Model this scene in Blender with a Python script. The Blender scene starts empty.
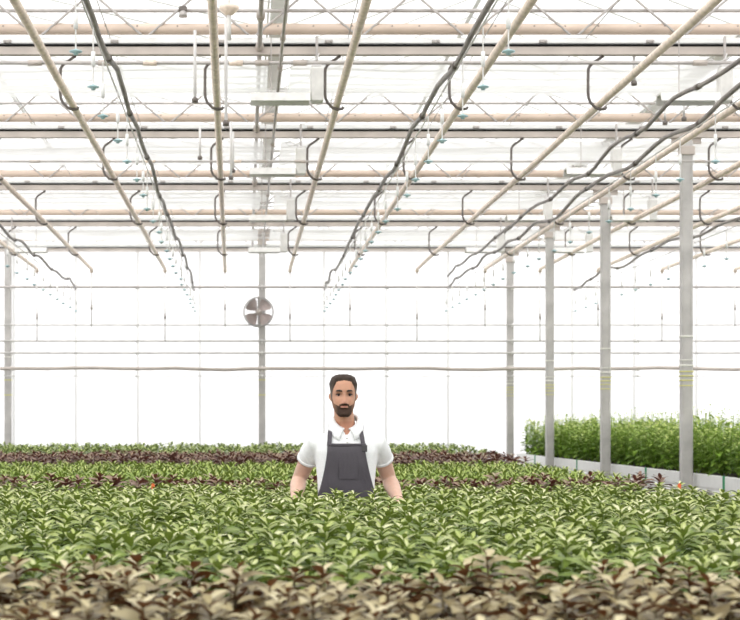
import bpy, math, random
from mathutils import Vector, Matrix, noise
random.seed(7)
PI = math.pi
SC = bpy.context.scene
COL = SC.collection
F = 1600.0; CX = 246.0; CY = 423.0; CAMZ = 1.55
def at(x, y, Y):                       # photo pixel at depth Y -> place in the greenhouse
    return Vector(((x-CX)/F*Y, Y, CAMZ-(y-CY)/F*Y))
ORD = ['first','second','third','fourth','fifth','sixth','seventh','eighth','ninth','tenth','eleventh','twelfth','thirteenth','fourteenth','fifteenth']

# ---------------------------------------------------------------- materials
def newmat(name):
    m = bpy.data.materials.new(name); m.use_nodes = True
    nt = m.node_tree; b = nt.nodes['Principled BSDF']
    return m, nt, b
def rgba(c): return (c[0], c[1], c[2], 1.0)
def plain(name, c, rough=.5, metal=0., var=.12, scale=8., bump=0., spec=.5):
    m, nt, b = newmat(name)
    n = nt.nodes.new('ShaderNodeTexNoise'); n.inputs['Scale'].default_value = scale; n.inputs['Detail'].default_value = 5
    tc = nt.nodes.new('ShaderNodeTexCoord'); nt.links.new(tc.outputs['Object'], n.inputs['Vector'])
    r = nt.nodes.new('ShaderNodeValToRGB')
    r.color_ramp.elements[0].position = .3; r.color_ramp.elements[1].position = .7
    r.color_ramp.elements[0].color = rgba([max(0, v*(1-var)) for v in c]); r.color_ramp.elements[1].color = rgba([min(1, v*(1+var)) for v in c])
    nt.links.new(n.outputs['Fac'], r.inputs['Fac']); nt.links.new(r.outputs['Color'], b.inputs['Base Color'])
    b.inputs['Roughness'].default_value = rough; b.inputs['Metallic'].default_value = metal
    b.inputs['Specular IOR Level'].default_value = spec
    if bump:
        bp = nt.nodes.new('ShaderNodeBump'); bp.inputs['Strength'].default_value = bump; bp.inputs['Distance'].default_value = .01
        nt.links.new(n.outputs['Fac'], bp.inputs['Height']); nt.links.new(bp.outputs['Normal'], b.inputs['Normal'])
    return m
def sheet(name, c, transp, gloss=.05, trans_part=.5, scale=1.2):
    """thin light-passing sheet: clear + translucent + diffuse"""
    m = bpy.data.materials.new(name); m.use_nodes = True; nt = m.node_tree; nt.nodes.clear()
    out = nt.nodes.new('ShaderNodeOutputMaterial')
    tc = nt.nodes.new('ShaderNodeTexCoord'); n = nt.nodes.new('ShaderNodeTexNoise'); n.inputs['Scale'].default_value = scale
    nt.links.new(tc.outputs['Object'], n.inputs['Vector'])
    r = nt.nodes.new('ShaderNodeValToRGB'); r.color_ramp.elements[0].color = rgba([v*.94 for v in c]); r.color_ramp.elements[1].color = rgba(c)
    nt.links.new(n.outputs['Fac'], r.inputs['Fac'])
    tr = nt.nodes.new('ShaderNodeBsdfTransparent'); tl = nt.nodes.new('ShaderNodeBsdfTranslucent'); df = nt.nodes.new('ShaderNodeBsdfDiffuse')
    nt.links.new(r.outputs['Color'], tl.inputs['Color']); nt.links.new(r.outputs['Color'], df.inputs['Color'])
    a = nt.nodes.new('ShaderNodeMixShader'); a.inputs[0].default_value = trans_part
    nt.links.new(df.outputs[0], a.inputs[1]); nt.links.new(tl.outputs[0], a.inputs[2])
    b = nt.nodes.new('ShaderNodeMixShader'); b.inputs[0].default_value = transp
    nt.links.new(a.outputs[0], b.inputs[1]); nt.links.new(tr.outputs[0], b.inputs[2])
    nt.links.new(b.outputs[0], out.inputs['Surface'])
    return m
def leafmat(name, stops, under, rough=.42, trans=.22, spec=.5, midrib=1.25, var=.3):
    m, nt, b = newmat(name); L = nt.links
    at_ = nt.nodes.new('ShaderNodeAttribute'); at_.attribute_name = 'leaf'
    sep = nt.nodes.new('ShaderNodeSeparateColor'); L.new(at_.outputs['Color'], sep.inputs[0])
    oi = nt.nodes.new('ShaderNodeObjectInfo')
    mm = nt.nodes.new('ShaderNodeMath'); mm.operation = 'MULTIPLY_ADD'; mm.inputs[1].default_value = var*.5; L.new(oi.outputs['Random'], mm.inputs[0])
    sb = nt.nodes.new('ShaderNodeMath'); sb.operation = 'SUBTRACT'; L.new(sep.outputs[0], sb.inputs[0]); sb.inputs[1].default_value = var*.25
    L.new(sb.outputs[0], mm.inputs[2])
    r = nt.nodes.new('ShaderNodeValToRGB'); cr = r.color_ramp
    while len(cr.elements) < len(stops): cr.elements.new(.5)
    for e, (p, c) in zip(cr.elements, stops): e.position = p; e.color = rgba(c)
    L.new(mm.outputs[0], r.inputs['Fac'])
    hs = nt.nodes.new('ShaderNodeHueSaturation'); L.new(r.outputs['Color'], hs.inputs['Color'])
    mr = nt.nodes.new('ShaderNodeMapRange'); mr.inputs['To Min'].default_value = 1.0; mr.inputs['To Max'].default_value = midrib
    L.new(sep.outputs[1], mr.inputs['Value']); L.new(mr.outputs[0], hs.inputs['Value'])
    g = nt.nodes.new('ShaderNodeNewGeometry')
    mix = nt.nodes.new('ShaderNodeMix'); mix.data_type = 'RGBA'
    L.new(g.outputs['Backfacing'], mix.inputs['Factor']); L.new(hs.outputs[0], mix.inputs[6]); mix.inputs[7].default_value = rgba(under)
    L.new(mix.outputs[2], b.inputs['Base Color'])
    b.inputs['Roughness'].default_value = rough; b.inputs['Specular IOR Level'].default_value = spec
    tl = nt.nodes.new('ShaderNodeBsdfTranslucent'); L.new(mix.outputs[2], tl.inputs['Color'])
    ms = nt.nodes.new('ShaderNodeMixShader'); ms.inputs[0].default_value = trans
    L.new(b.outputs[0], ms.inputs[1]); L.new(tl.outputs[0], ms.inputs[2])
    L.new(ms.outputs[0], nt.nodes['Material Output'].inputs['Surface'])
    return m
M = {}
M['cream'] = plain('cream_pipe', (.86,.72,.61), .5, var=.18, scale=18)
M['tan'] = plain('tan_beam', (.62,.50,.41), .5, var=.1, scale=3)
M['rail'] = plain('galvanised_rail', (.50,.445,.40), .5, .1, var=.12, scale=4)
M['grey'] = plain('grey_tube', (.46,.43,.41), .45, .2, var=.15, scale=6)
M['palegrey'] = plain('pale_tube', (.66,.645,.63), .5, var=.1)
M['post'] = plain('galvanised_post', (.49,.475,.455), .5, .1, var=.16, scale=5)
M['dark'] = plain('dark_steel', (.13,.112,.10), .45, .1, var=.3)
M['black'] = plain('black_rubber', (.012,.012,.012), .9, spec=.1)
M['cable'] = plain('dark_cable', (.25,.225,.21), .5, var=.35, scale=5)
M['white'] = plain('white_paint', (.82,.82,.80), .4, var=.04)
M['offwhite'] = plain('offwhite_enamel', (.70,.69,.66), .45, var=.1, scale=12)
M['teal'] = plain('teal_plastic', (.36,.52,.54), .4)
M['fan'] = plain('fan_steel', (.40,.38,.37), .35, .3, var=.1)
M['blade'] = plain('fan_blade', (.46,.375,.35), .45, var=.1)
M['yellow'] = plain('yellow_tape', (.62,.60,.22), .6)
M['pale_glint_button'] = plain('pale_glint_and_button', (.75,.74,.68), .6)  # painted-in pale reflections on the posts; also colours the shirt buttons
M['green_clip'] = plain('green_clip', (.02,.25,.10), .5)
M['orange'] = plain('orange_tag', (.85,.16,.05), .5)
M['soil'] = plain('peat', (.035,.025,.02), .95, var=.5, scale=30, bump=.5)
M['alu'] = plain('bench_aluminium', (.72,.72,.70), .45, .1, var=.06)
M['concrete'] = plain('floor_concrete', (.15,.145,.135), .85, var=.15, scale=2.5, bump=.1)
M['screen'] = sheet('white_screen_fabric', (.93,.93,.92), .30, trans_part=.55, scale=2)
M['glass'] = sheet('roof_glass', (.95,.95,.95), .80)
M['wall'] = sheet('white_wall_sheet', (.97,.97,.97), .45, trans_part=.8)
M['mullion'] = sheet('pale_mullion', (.86,.86,.85), .30)
M['wallpipe'] = plain('wall_pipe_grey', (.50,.485,.46), .5, var=.15)
M['wire'] = plain('thin_wire', (.45,.43,.42), .5)

M['leaf_green'] = leafmat('green_leaf', [(0,(.014,.03,.006)),(.33,(.075,.13,.02)),(.6,(.19,.265,.045)),(.82,(.38,.43,.135)),(1,(.62,.62,.40))], (.18,.24,.04), var=.24)  # palest stops put the overhead sheen into the leaf colour
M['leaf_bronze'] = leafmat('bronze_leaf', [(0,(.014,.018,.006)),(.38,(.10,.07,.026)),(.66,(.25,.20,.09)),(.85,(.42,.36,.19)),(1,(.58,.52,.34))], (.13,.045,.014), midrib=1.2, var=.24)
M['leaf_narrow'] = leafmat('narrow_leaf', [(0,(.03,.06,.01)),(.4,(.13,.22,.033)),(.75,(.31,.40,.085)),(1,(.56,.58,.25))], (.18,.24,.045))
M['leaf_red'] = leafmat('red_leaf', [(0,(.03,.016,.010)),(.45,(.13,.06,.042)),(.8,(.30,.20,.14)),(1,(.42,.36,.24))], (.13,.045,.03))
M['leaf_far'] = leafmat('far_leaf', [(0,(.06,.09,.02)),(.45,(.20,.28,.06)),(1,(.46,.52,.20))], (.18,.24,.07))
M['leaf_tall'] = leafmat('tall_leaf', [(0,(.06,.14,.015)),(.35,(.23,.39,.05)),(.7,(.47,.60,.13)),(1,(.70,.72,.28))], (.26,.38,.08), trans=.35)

# ---------------------------------------------------------------- mesh helpers
class MB:
    def __init__(s): s.v = []; s.f = []; s.a = []
    def quad_strip(s): pass
    def box(s, c, d, rz=0.):
        x, y, z = d[0]/2, d[1]/2, d[2]/2; n = len(s.v); ca, sa = math.cos(rz), math.sin(rz)
        for px, py, pz in ((-x,-y,-z),(x,-y,-z),(x,y,-z),(-x,y,-z),(-x,-y,z),(x,-y,z),(x,y,z),(-x,y,z)):
            s.v.append((c[0]+px*ca-py*sa, c[1]+px*sa+py*ca, c[2]+pz))
        for q in ((0,3,2,1),(4,5,6,7),(0,1,5,4),(1,2,6,5),(2,3,7,6),(3,0,4,7)): s.f.append(tuple(n+i for i in q))
        return s
    def bbox(s, c, d, b=.006):          # bevelled box: rounded in plan, chamfered in height
        x, y, z = d[0]/2, d[1]/2, d[2]/2; b = min(b, x*.45, y*.45, z*.45)
        rings = []
        for zz, ins in ((-z, b), (-z+b, 0), (z-b, 0), (z, b)):
            X, Y = x-ins, y-ins; n = len(s.v)
            for px, py in ((-X+b,-Y),(X-b,-Y),(X,-Y+b),(X,Y-b),(X-b,Y),(-X+b,Y),(-X,Y-b),(-X,-Y+b)): s.v.append((c[0]+px, c[1]+py, c[2]+zz))
            rings.append(n)
        for a, bb in zip(rings, rings[1:]):
            for i in range(8): s.f.append((a+i, a+(i+1)%8, bb+(i+1)%8, bb+i))
        s.f.append(tuple(rings[0]+i for i in range(7,-1,-1))); s.f.append(tuple(rings[-1]+i for i in range(8)))
        return s
    def tube(s, pts, rad, n=10, caps=True, flat=None):
        pts = [Vector(p) for p in pts]; k = len(pts)
        if not hasattr(rad, '__len__'): rad = [rad]*k
        prev = None; base = len(s.v)
        for i, p in enumerate(pts):
            t = (pts[min(i+1,k-1)]-pts[max(i-1,0)]).normalized()
            if prev is None:
                up = Vector((0,0,1)) if abs(t.z) < .9 else Vector((1,0,0))
                if flat is not None: up = Vector(flat)
                u = (up - t*up.dot(t)).normalized()
            else:
                u = (prev - t*prev.dot(t)).normalized()
            w = t.cross(u); prev = u
            r = rad[i]; ru, rw = (r if hasattr(r,'__len__') else (r, r))
            for j in range(n):
                a = 2*PI*j/n
                s.v.append(tuple(p + u*(ru*math.cos(a)) + w*(rw*math.sin(a))))
        for i in range(k-1):
            for j in range(n):
                a = base+i*n+j; b = base+i*n+(j+1)%n
                s.f.append((a, b, b+n, a+n))
        if caps:
            s.f.append(tuple(base+j for j in range(n-1,-1,-1))); s.f.append(tuple(base+(k-1)*n+j for j in range(n)))
        return s
    def lathe(s, c, prof, n=20, axis='z', caps=True):
        base = len(s.v)
        for r, h in prof:
            for j in range(n):
                a = 2*PI*j/n; x, y = r*math.cos(a), r*math.sin(a)
                if axis == 'z': s.v.append((c[0]+x, c[1]+y, c[2]+h))
                else: s.v.append((c[0]+x, c[1]+h, c[2]-y))
        for i in range(len(prof)-1):
            for j in range(n):
                a = base+i*n+j; b = base+i*n+(j+1)%n
                s.f.append((a, b, b+n, a+n))
        if caps and prof[0][0] > 1e-6: s.f.append(tuple(base+j for j in range(n-1,-1,-1)))
        if caps and prof[-1][0] > 1e-6: s.f.append(tuple(base+(len(prof)-1)*n+j for j in range(n)))
        return s
    def mesh(s, name, mat, smooth=False):
        me = bpy.data.meshes.new(name); me.from_pydata(s.v, [], s.f); me.update()
        if mat: me.materials.append(mat)
        if smooth: me.polygons.foreach_set('use_smooth', [True]*len(me.polygons))
        if s.a:
            at_ = me.color_attributes.new('leaf', 'FLOAT_COLOR', 'POINT')
            at_.data.foreach_set('color', [c for q in s.a for c in q])
        return me
    def obj(s, name, mat, parent=None, smooth=False, loc=None):
        o = bpy.data.objects.new(name, s.mesh(name, mat, smooth)); COL.objects.link(o)
        if parent: o.parent = parent
        if loc is not None: o.location = loc
        return o
def tag(o, label=None, cat=None, group=None, kind=None):
    if label: o['label'] = label
    if cat: o['category'] = cat
    if group: o['group'] = group
    if kind: o['kind'] = kind
    return o
def empty(name, loc, label, cat, group=None):
    o = bpy.data.objects.new(name, None); COL.objects.link(o); o.location = loc; o.empty_display_size = .1
    return tag(o, label, cat, group)
def inst(src, name, loc, parent=None):
    o = src.copy(); COL.objects.link(o); o.location = loc; o.name = name
    if parent: o.parent = parent
    return o
def copy_tree(src, loc):
    r = src.copy(); COL.objects.link(r); r.location = loc
    for ch in [c for c in COL.objects if c.parent == src]:
        c = ch.copy(); COL.objects.link(c); c.parent = r
    return r

# ---------------------------------------------------------------- depth plan
S = 4.1; BACK = 30.6
TY = [3.45*S, 4.45*S, 5.45*S, 6.45*S, 7.42*S]         # lattice girders
TN = ['nearest the camera', 'second from the camera', 'third from the camera', 'fourth from the camera', 'at the back wall']
H = lambda h: CAMZ+h
def xr(Y, m=.5): return (-CX/F*Y-m, (740-CX)/F*Y+m)   # width the photo shows at that depth
XL, XR_ = -7.2, 12.2

# ---------------------------------------------------------------- the setting
MB().box((2.5,14,-.06),(19.4,36,.12)).obj('floor', M['concrete']); tag(COL.objects['floor'], kind='structure')
wb = MB(); wb.box((2.5,BACK+.02,3.0),(19.4,.02,5.2)); o = wb.obj('wall_back', M['wall']); tag(o, kind='structure')
MB().bbox((2.5,BACK+.02,.2),(19.4,.14,.4)).obj('baseboard_back', M['white']); tag(COL.objects['baseboard_back'], kind='structure')
MB().box((XL,13.9,2.8),(.02,33.3,5.6)).obj('wall_left', M['wall']); tag(COL.objects['wall_left'], kind='structure')
MB().box((XR_,13.9,2.8),(.02,33.3,5.6)).obj('wall_right', M['wall']); tag(COL.objects['wall_right'], kind='structure')
# ridge-and-furrow glass roof: gutters above the post row
GX = [5.02-4.72*k for k in range(3,-3,-1)]; GX = [x for x in GX if XL-.6 <= x <= XR_+1.2]
GX[0] = XL; GX[-1] = XR_
gm = MB(); gb = MB()
HG, HR = H(3.95), H(4.85)
for a, b in zip(GX, GX[1:]):
    mid = (a+b)/2; n = len(gm.v)
    gm.v += [(a,-2.8,HG),(mid,-2.8,HR),(b,-2.8,HG),(a,BACK,HG),(mid,BACK,HR),(b,BACK,HG)]
    gm.f += [(n,n+1,n+4,n+3),(n+1,n+2,n+5,n+4)]
    for k in range(0, 30):
        y = 2.0+k*1.0
        gb.tube([(a,y,HG-.02),(mid,y,HR-.02),(b,y,HG-.02)], .012, 4)
    gb.box((mid,13.9,HR),(.05,33.3,.06))
ce = gm.obj('ceiling', M['glass']); tag(ce, kind='structure')
o = gb.obj('glazing_bars', M['white'], ce); tag(o, kind='structure')
for i, x in enumerate(GX[1:-1]):
    g = MB()
    g.tube([(x-.11,-2.5,HG+.03),(x-.06,-2.5,HG-.07),(x+.06,-2.5,HG-.07),(x+.11,-2.5,HG+.03)], .012, 4)
    g.box((x,13.9,HG-.07),(.14,33,.03)); g.box((x-.09,13.9,HG-.02),(.02,33,.10)); g.box((x+.09,13.9,HG-.02),(.02,33,.10))
    tag(g.obj('trim_%d' % (i+1), M['white']), kind='structure')
# back wall mullions
k0 = 10
for i in range(15):
    x = -4.439+i*1.186
    tag(MB().box((x, BACK-.02, 2.9),(.05,.04,5.0)).obj('trim_%d' % (k0+i), M['mullion']), kind='structure')

# ---------------------------------------------------------------- horizontal pipes along the back wall
def wallpipe(y, r, mat, label, Y=30.2, wav=0.):
    a = at(0,y,Y).z; x0, x1 = XL+.1, XR_-.1; pts = []
    for i in range(41):
        x = x0+(x1-x0)*i/40
        pts.append((x, Y, a+wav*(noise.noise(Vector((x*1.3,y,0))))))
    e = empty('wall_pipe', (0,0,0), label, 'pipe', 'pipes across the back wall')
    MB().tube(pts, r, 8).obj('pipe', mat, e, True)
    xa, xb = xr(Y, .2); x = -4.439
    c = None
    while x < xb:
        if x > xa:
            if c is None: c = MB().bbox((0,0,0),(.03,.16,.03+2*r),.006).obj('wall_clip', M['white'], e, loc=(x,Y+.1,a))
            else: inst(c, 'wall_clip', (x,Y+.1,a))
        x += 1.186*2
wallpipe(287, .025, M['grey'], 'grey steel pipe across back wall, passing above the round fan')
wallpipe(234.5, .010, M['grey'], 'thinnest grey line across back wall, topmost of the wall pipes')
wallpipe(325, .014, M['wallpipe'], 'pale pipe across back wall, just below the fan')
wallpipe(341, .018, M['wallpipe'], 'pale pipe across back wall, second below the fan')
wallpipe(353, .018, M['wallpipe'], 'pale pipe across back wall, third below the fan')
wallpipe(368.5, .034, M['rail'], 'thick brownish grey pipe across back wall, level with top of man\'s head', wav=.03)
wallpipe(376, .008, M['palegrey'], 'faint thin pale line across back wall, lowest of the wall pipes')

# ---------------------------------------------------------------- posts
def post(x, Y, label, top, bands, w=.132):
    e = empty('steel_post', (x,Y,0), label, 'post', 'galvanised posts')
    h = top
    # C-shaped roll-formed column: front face, two sides with returns
    p = MB(); p.bbox((0,0,h/2),(w,w*.8,h),.012)
    p.box((-w*.28,-w*.405,h/2),(.012,.006,h)); p.box((w*.28,-w*.405,h/2),(.012,.006,h))
    p.obj('shaft', M['post'], e)
    MB().bbox((0,0,.012),(w*2,w*1.9,.024),.004).obj('base_plate', M['grey'], e)
    b = MB(); b.bbox((0,0,h+.05),(w*2.6,.02,.18),.004); b.bbox((0,-.01,h-.12),(w*1.25,w*.95,.10),.006)
    b.obj('head_bracket', M['rail'], e)
    for z, t, mk in bands:
        MB().bbox((0,0,z),(w+.012,w*.8+.014,t),.003).obj('tape_glint_band', M[mk], e)  # yellow bands are tape, pale ones are reflections painted on as bands
    return e
RX = 5.02
lab = ['widest grey post at right, nearest of the row beside raised bench','second nearest grey post of the row beside raised bench','third grey post of the row beside raised bench','farthest grey post of right row, against white back wall']
for k, (Y, l) in enumerate(zip(TY[1:4]+[TY[4]+.0], lab)):
    base = at(0, [376,381,388,390][k], Y).z
    post(RX, Y, l, H(3.22), [(base,.016,'yellow'),(base+.05,.016,'yellow'),(base-.05,.014,'yellow'),(base+.12,.02,'pale_glint_button'),(base+.18,.012,'pale_glint_button'),(base+.45,.02,'pale_glint_button'),(base-.11,.012,'yellow')])
post(at(262,0,TY[4]).x, TY[4], 'slim grey post behind round fan at back wall', H(3.55), [(at(0,y,TY[4]).z,.02,m) for y, m in ((341,'yellow'),(372,'pale_glint_button'),(380,'yellow'),(395,'yellow'),(353,'pale_glint_button'))])
post(at(8,0,TY[4]).x, TY[4], 'grey post at far left edge of back wall', H(3.55), [(at(0,y,TY[4]).z,.02,m) for y, m in ((341,'yellow'),(357,'pale_glint_button'),(380,'yellow'),(395,'yellow'))])

# ---------------------------------------------------------------- lattice girders
for k, Y in enumerate(TY):
    e = empty('lattice_girder', (0,Y,H(3.25)), 'tan and grey lattice girder across the roof, '+TN[k], 'girder', 'lattice roof girders')
    x0, x1 = XL+.05, XR_-.05; xm, L = (x0+x1)/2, x1-x0
    g = MB(); hh = .07 if k < 4 else .045; g.box((xm,0,.07-hh/2),(L,.07,hh)); g.box((xm,-.03,.005),(L,.03,.012))
    g.obj('bottom_rail', M['rail'], e)
    MB().box((xm,-.02,.082),(L,.05,.014)).obj('gasket_strip', M['black'], e)
    MB().bbox((xm,0,.125),(L,.05,.055),.008).obj('white_sill_rail', M['white'], e)
    MB().tube([(x0,0,.232),(x1,0,.232)], .051 if k < 4 else .02, 12).obj('tan_beam', M['tan'], e, True)
    MB().tube([(x0,.0,.395),(x1,.0,.395)], .014 if k else .017, 8).obj('middle_rail', M['grey'], e, True)
    MB().bbox((xm,0,.55),(L,.045,.04),.006).obj('top_chord', M['offwhite'], e)
    xa, xb = xr(Y, .6)
    ph = .53 if k == 0 else .53
    x = ph-.945*10; br = bl = sc = None
    while x < xb:
        if x > xa:
            if br is None:
                br = MB().tube([(0,0,.53),(-.02,0,.525),(-.44,0,.17)], .011, 6).obj('web_bar', M['grey'], e, loc=(x,-.045,0))
                bl = MB().tube([(0,0,.53),(.02,0,.525),(.44,0,.17)], .011, 6).obj('web_bar', M['grey'], e, loc=(x,-.045,0))
            else:
                inst(br,'web_bar',(x,-.045,0)); inst(bl,'web_bar',(x,-.045,0))
            if k < 3:
                if sc is None: sc = MB().bbox((0,0,0),(.07,.02,.03),.004).tube([(-.02,-.01,0),(-.02,-.03,0)],.008,6).tube([(.02,-.01,0),(.02,-.03,0)],.008,6).obj('rail_clip', M['grey'], e, loc=(x+.2,-.03,.115))
                else: inst(sc,'rail_clip',(x+.2,-.03,.115))
        x += .945
    if k < 2:                            # small dark bolt heads along the tan beam
        bt = MB(); x = xa
        while x < xb:
            bt.lathe((x+random.uniform(-.05,.05),-.036,.245),[(.0,-.012),(.009,-.012),(.009,.0)],8,'y'); x += .31
        bt.obj('bolt_heads', M['dark'], e)
# cross pipes with couplings under the nearest two girders
for k, (Y, hh, r, nm) in enumerate(((TY[0]-.15,3.15,.016,'grey conduit pipe with couplings slung just under nearest roof girder'),(TY[1]-.2,2.95,.010,'thin grey conduit slung under second nearest roof girder'))):
    e = empty('conduit_pipe', (0,Y,H(hh)), nm, 'pipe')
    MB().tube([(XL+.1,0,0),(XR_-.1,0,0)], r, 8).obj('pipe', M['grey'], e, True)
    for px in (35,105,150,236,262,300,700):
        x = (px-CX)/F*Y
        MB().tube([(x-.06,0,0),(x+.06,0,0)], r*1.6, 8).obj('coupling', M['cream' if px in (150,236) else 'rail'], e, True)
# ---------------------------------------------------------------- retracted white screens
for k, Y in enumerate(TY[:4]):
    e = empty('shade_screen', (0,Y,H(3.22)), 'bunched white shade screen hung behind roof girder '+TN[k], 'shade screen', 'white shade screens')
    for sx in range(-3, 3):
        xa, xb = sx*4.72-4.62+5.02, sx*4.72-.10+5.02
        xa, xb = max(xa, XL+.1), min(xb, XR_-.1)
        if xb-xa < .5: continue
        m = MB(); nx, ny = 24, 18; base = 0
        for j in range(ny+1):
            for i in range(nx+1):
                u, v = i/nx, j/ny
                z = -.05*abs(math.sin(v*PI*4.5))-.035*math.sin(u*PI)*math.sin(v*PI) + .02*noise.noise(Vector((u*6+sx*7,v*3,k)))
                m.v.append((xa+(xb-xa)*u, .06+1.35*v, z))
        for j in range(ny):
            for i in range(nx):
                a = j*(nx+1)+i; m.f.append((a,a+1,a+nx+2,a+nx+1))
        m.obj('screen_panel', M['screen'], e, True)
    MB().tube([(XL+.1,1.41,-.0),(XR_-.1,1.41,0)], .012, 6).obj('pull_bar', M['palegrey'], e, True)

# ---------------------------------------------------------------- cream heating pipes along the house + hooks
PE = [37,91.5,165,225,290,350,417,485,540,598,662,735]
PH = 2.82; PR = .033
hook_src = None
for i, px in enumerate(PE):
    X = (px-CX)/F*29.3
    e = empty('heating_pipe', (X,29.3,H(PH)), '%s cream overhead heating pipe counted from left, running to back wall' % ORD[i], 'pipe', 'cream heating pipes')
    SK = {2:-.0034,3:.0085}.get(i,0.)   # some pipes lean a little out of parallel
    bend = [(25.3*SK,-25.3,0)]+[(2.0*j*SK,-2.0*j,.006*math.sin(j*2+i)) for j in range(11,0,-1)]+[(0,-.06,0),(0,-.015,-.02),(0,0,-.06)]
    MB().tube(bend, PR, 12).obj('pipe', M['cream'], e, True)
    long_ = i % 2 == 0
    zb = at(0, 341 if long_ else 327, 29.3).z - H(PH)
    MB().tube([(0,0,-.05),(0,0,zb)], .012, 8).obj('drop_leg', M['palegrey'], e, True)
    MB().lathe((0,0,(zb)*.66),[(.0,-.05),(.022,-.05),(.022,.05),(0,.05)],10).obj('valve', M['grey'], e, True)
    for k, Y in enumerate(TY):
        if k == 4: continue
        Xh = X+(29.3-Y)*SK; xp = CX+Xh/Y*F
        if xp < -25 or xp > 765: continue
        if hook_src is None:
            hk = MB(); zt = 3.25-PH
            pts = [(.03,0,zt-.005),(-.01,0,zt-.03),(-.085,0,zt-.085),(-.105,0,zt-.12),(-.107,0,zt-.2),(-.107,0,.10),(-.103,0,.055),(-.085,0,.012),(-.04,0,-.034),(.0,0,-.048),(.045,0,-.042),(.055,0,-.025)]
            pts = [(p[0], p[1]-.0, p[2]) for p in pts]
            hk.tube(pts, .0135, 8)
            hook_src = hk.obj('pipe_hanger', M['dark'], None, True, (Xh,Y,H(PH))); o = hook_src
        else:
            o = inst(hook_src, 'pipe_hanger', (Xh,Y,H(PH)))
        tag(o, 'bent dark steel hanger holding %s cream pipe from left at girder %s' % (ORD[i], TN[k]), 'hanger', 'pipe hangers')

# ---------------------------------------------------------------- dark hoses and rows of hanging mist nozzles
CXS = [(3.66,'highest at right'),(-3.1,'far left'),(-.93,'left of centre'),(1.42,'right of centre'),(3.64,'right, passing the posts'),(5.95,'far right')]
noz_src = None
for i, (X, w) in enumerate(CXS):
    e = empty('dark_hose', (X,29,H(2.66 if i == 0 else 2.42)), 'dark wavy hose sagging along the roof, '+w, 'hose', 'dark sagging hoses')
    pts = []; amp = .02 if i != 2 else .015
    y = 29.0
    while y > 5:
        t = 29-y
        pts.append((amp*3*math.sin(t*.9+i)*noise.noise(Vector((y*.35,i*3.3,0)))+amp*noise.noise(Vector((y*1.3,i,2))), y-29, .10*noise.noise(Vector((y*.55,i*5.1,1)))+.02*math.sin(t*3)+ (.06 if t > 1 else 0)))
        y -= .35
    MB().tube(pts, .0195, 8).obj('hose', M['cable'], e, True)
    for j in range(4, len(pts), 6):
        p = pts[j]; d = Vector(pts[j+1])-Vector(p) if j+1 < len(pts) else Vector((0,-1,0))
        d.normalize(); pv = Vector(p)
        MB().tube([pv-d*.05, pv+d*.05], .026, 8).obj('hose_clamp', M['dark'], e, True)
    # supply line the nozzles hang from
    lbl = 'small hanging mist nozzle with teal tip in the row beside hose %s' % w
    if i == 0: continue
    w2 = empty('nozzle_wire', (X,29,H(2.39)), 'thin pale feed line above the mist nozzles beside hose %s' % w, 'wire', 'nozzle feed lines')
    MB().tube([(0,0,0),(0,-24,0)], .006, 6).obj('wire', M['palegrey'], w2)
    y = 8.75
    while y < 29:
        xp, yp = CX+X/y*F, CY-2.03/y*F
        if -10 < xp < 750 and yp > -5:
            dx = random.uniform(-.02,.02)
            if noz_src is None:
                t = MB().tube([(0,0,.0),(0,0,.36)], .0045, 6).obj('mist_nozzle', M['offwhite'])
                wt = MB().lathe((0,0,.17),[(0,-.045),(.012,-.045),(.014,0),(.012,.045),(0,.045)],10).obj('weight', M['white'], t, True)
                nz = MB().lathe((0,0,0),[(0,-.018),(.012,-.018),(.014,-.008),(.036,-.002),(.036,.004),(.012,.012),(0,.02)],12).obj('nozzle', M['teal'], t, True)
                noz_src = t; o = t
            else: o = copy_tree(noz_src, (0,0,0))
            o.location = (X+dx,y,H(2.03)); tag(o, lbl, 'mist nozzle', 'mist nozzles beside hose '+w)
        y += .92
# ---------------------------------------------------------------- white lamp units hung at the girders
lamp_src = None
def lamp(X, Y, label, flip=False):
    global lamp_src
    if lamp_src is None:
        e = empty('grow_lamp', (0,0,0), label, 'lamp', 'white grow lamps')
        MB().bbox((0,0,0),(.115,.12,.30),.012).obj('ballast_box', M['offwhite'], e)
        MB().bbox((0,0,.16),(.09,.09,.03),.006).obj('box_cap', M['palegrey'], e)
        r = MB(); n = 0
        for x in (-.06,-.58):
            r.v += [(x,-.12,-.155),(x,-.07,-.075),(x,.07,-.075),(x,.12,-.155),(x,.10,-.155),(x,.06,-.09),(x,-.06,-.09),(x,-.10,-.155)]
        for j in range(8): r.f.append((j,(j+1)%8,8+(j+1)%8,8+j))
        r.f += [(0,7,6,1),(1,6,5,2),(2,5,4,3),(8,9,14,15),(9,10,13,14),(10,11,12,13)]
        r.obj('reflector', M['offwhite'], e)
        MB().tube([(-.12,0,-.125),(-.5,0,-.125)], .018, 10).obj('tube_bulb', M['white'], e, True)
        MB().tube([(0,0,.17),(0,0,.43)], .012, 8).obj('hanger_rod', M['grey'], e); MB().tube([(-.4,0,-.08),(-.4,0,.0),(-.4,0,.43)], .005, 6).obj('support_wire', M['grey'], e)
        MB().tube([(-.02,0,.18),(-.07,0,.2),(-.12,0,.23),(-.17,0,.21),(-.13,0,.18),(-.05,0,.19),(.0,-.02,.23),(.02,0,.28)], .006, 6).obj('power_lead', M['palegrey'], e, True)
        lamp_src = e; r_ = e
    else: r_ = copy_tree(lamp_src, (0,0,0))
    r_.location = (X,Y,H(2.955)); tag(r_, label, 'lamp', 'white grow lamps')
    if flip: r_.rotation_euler.z = PI
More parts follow.
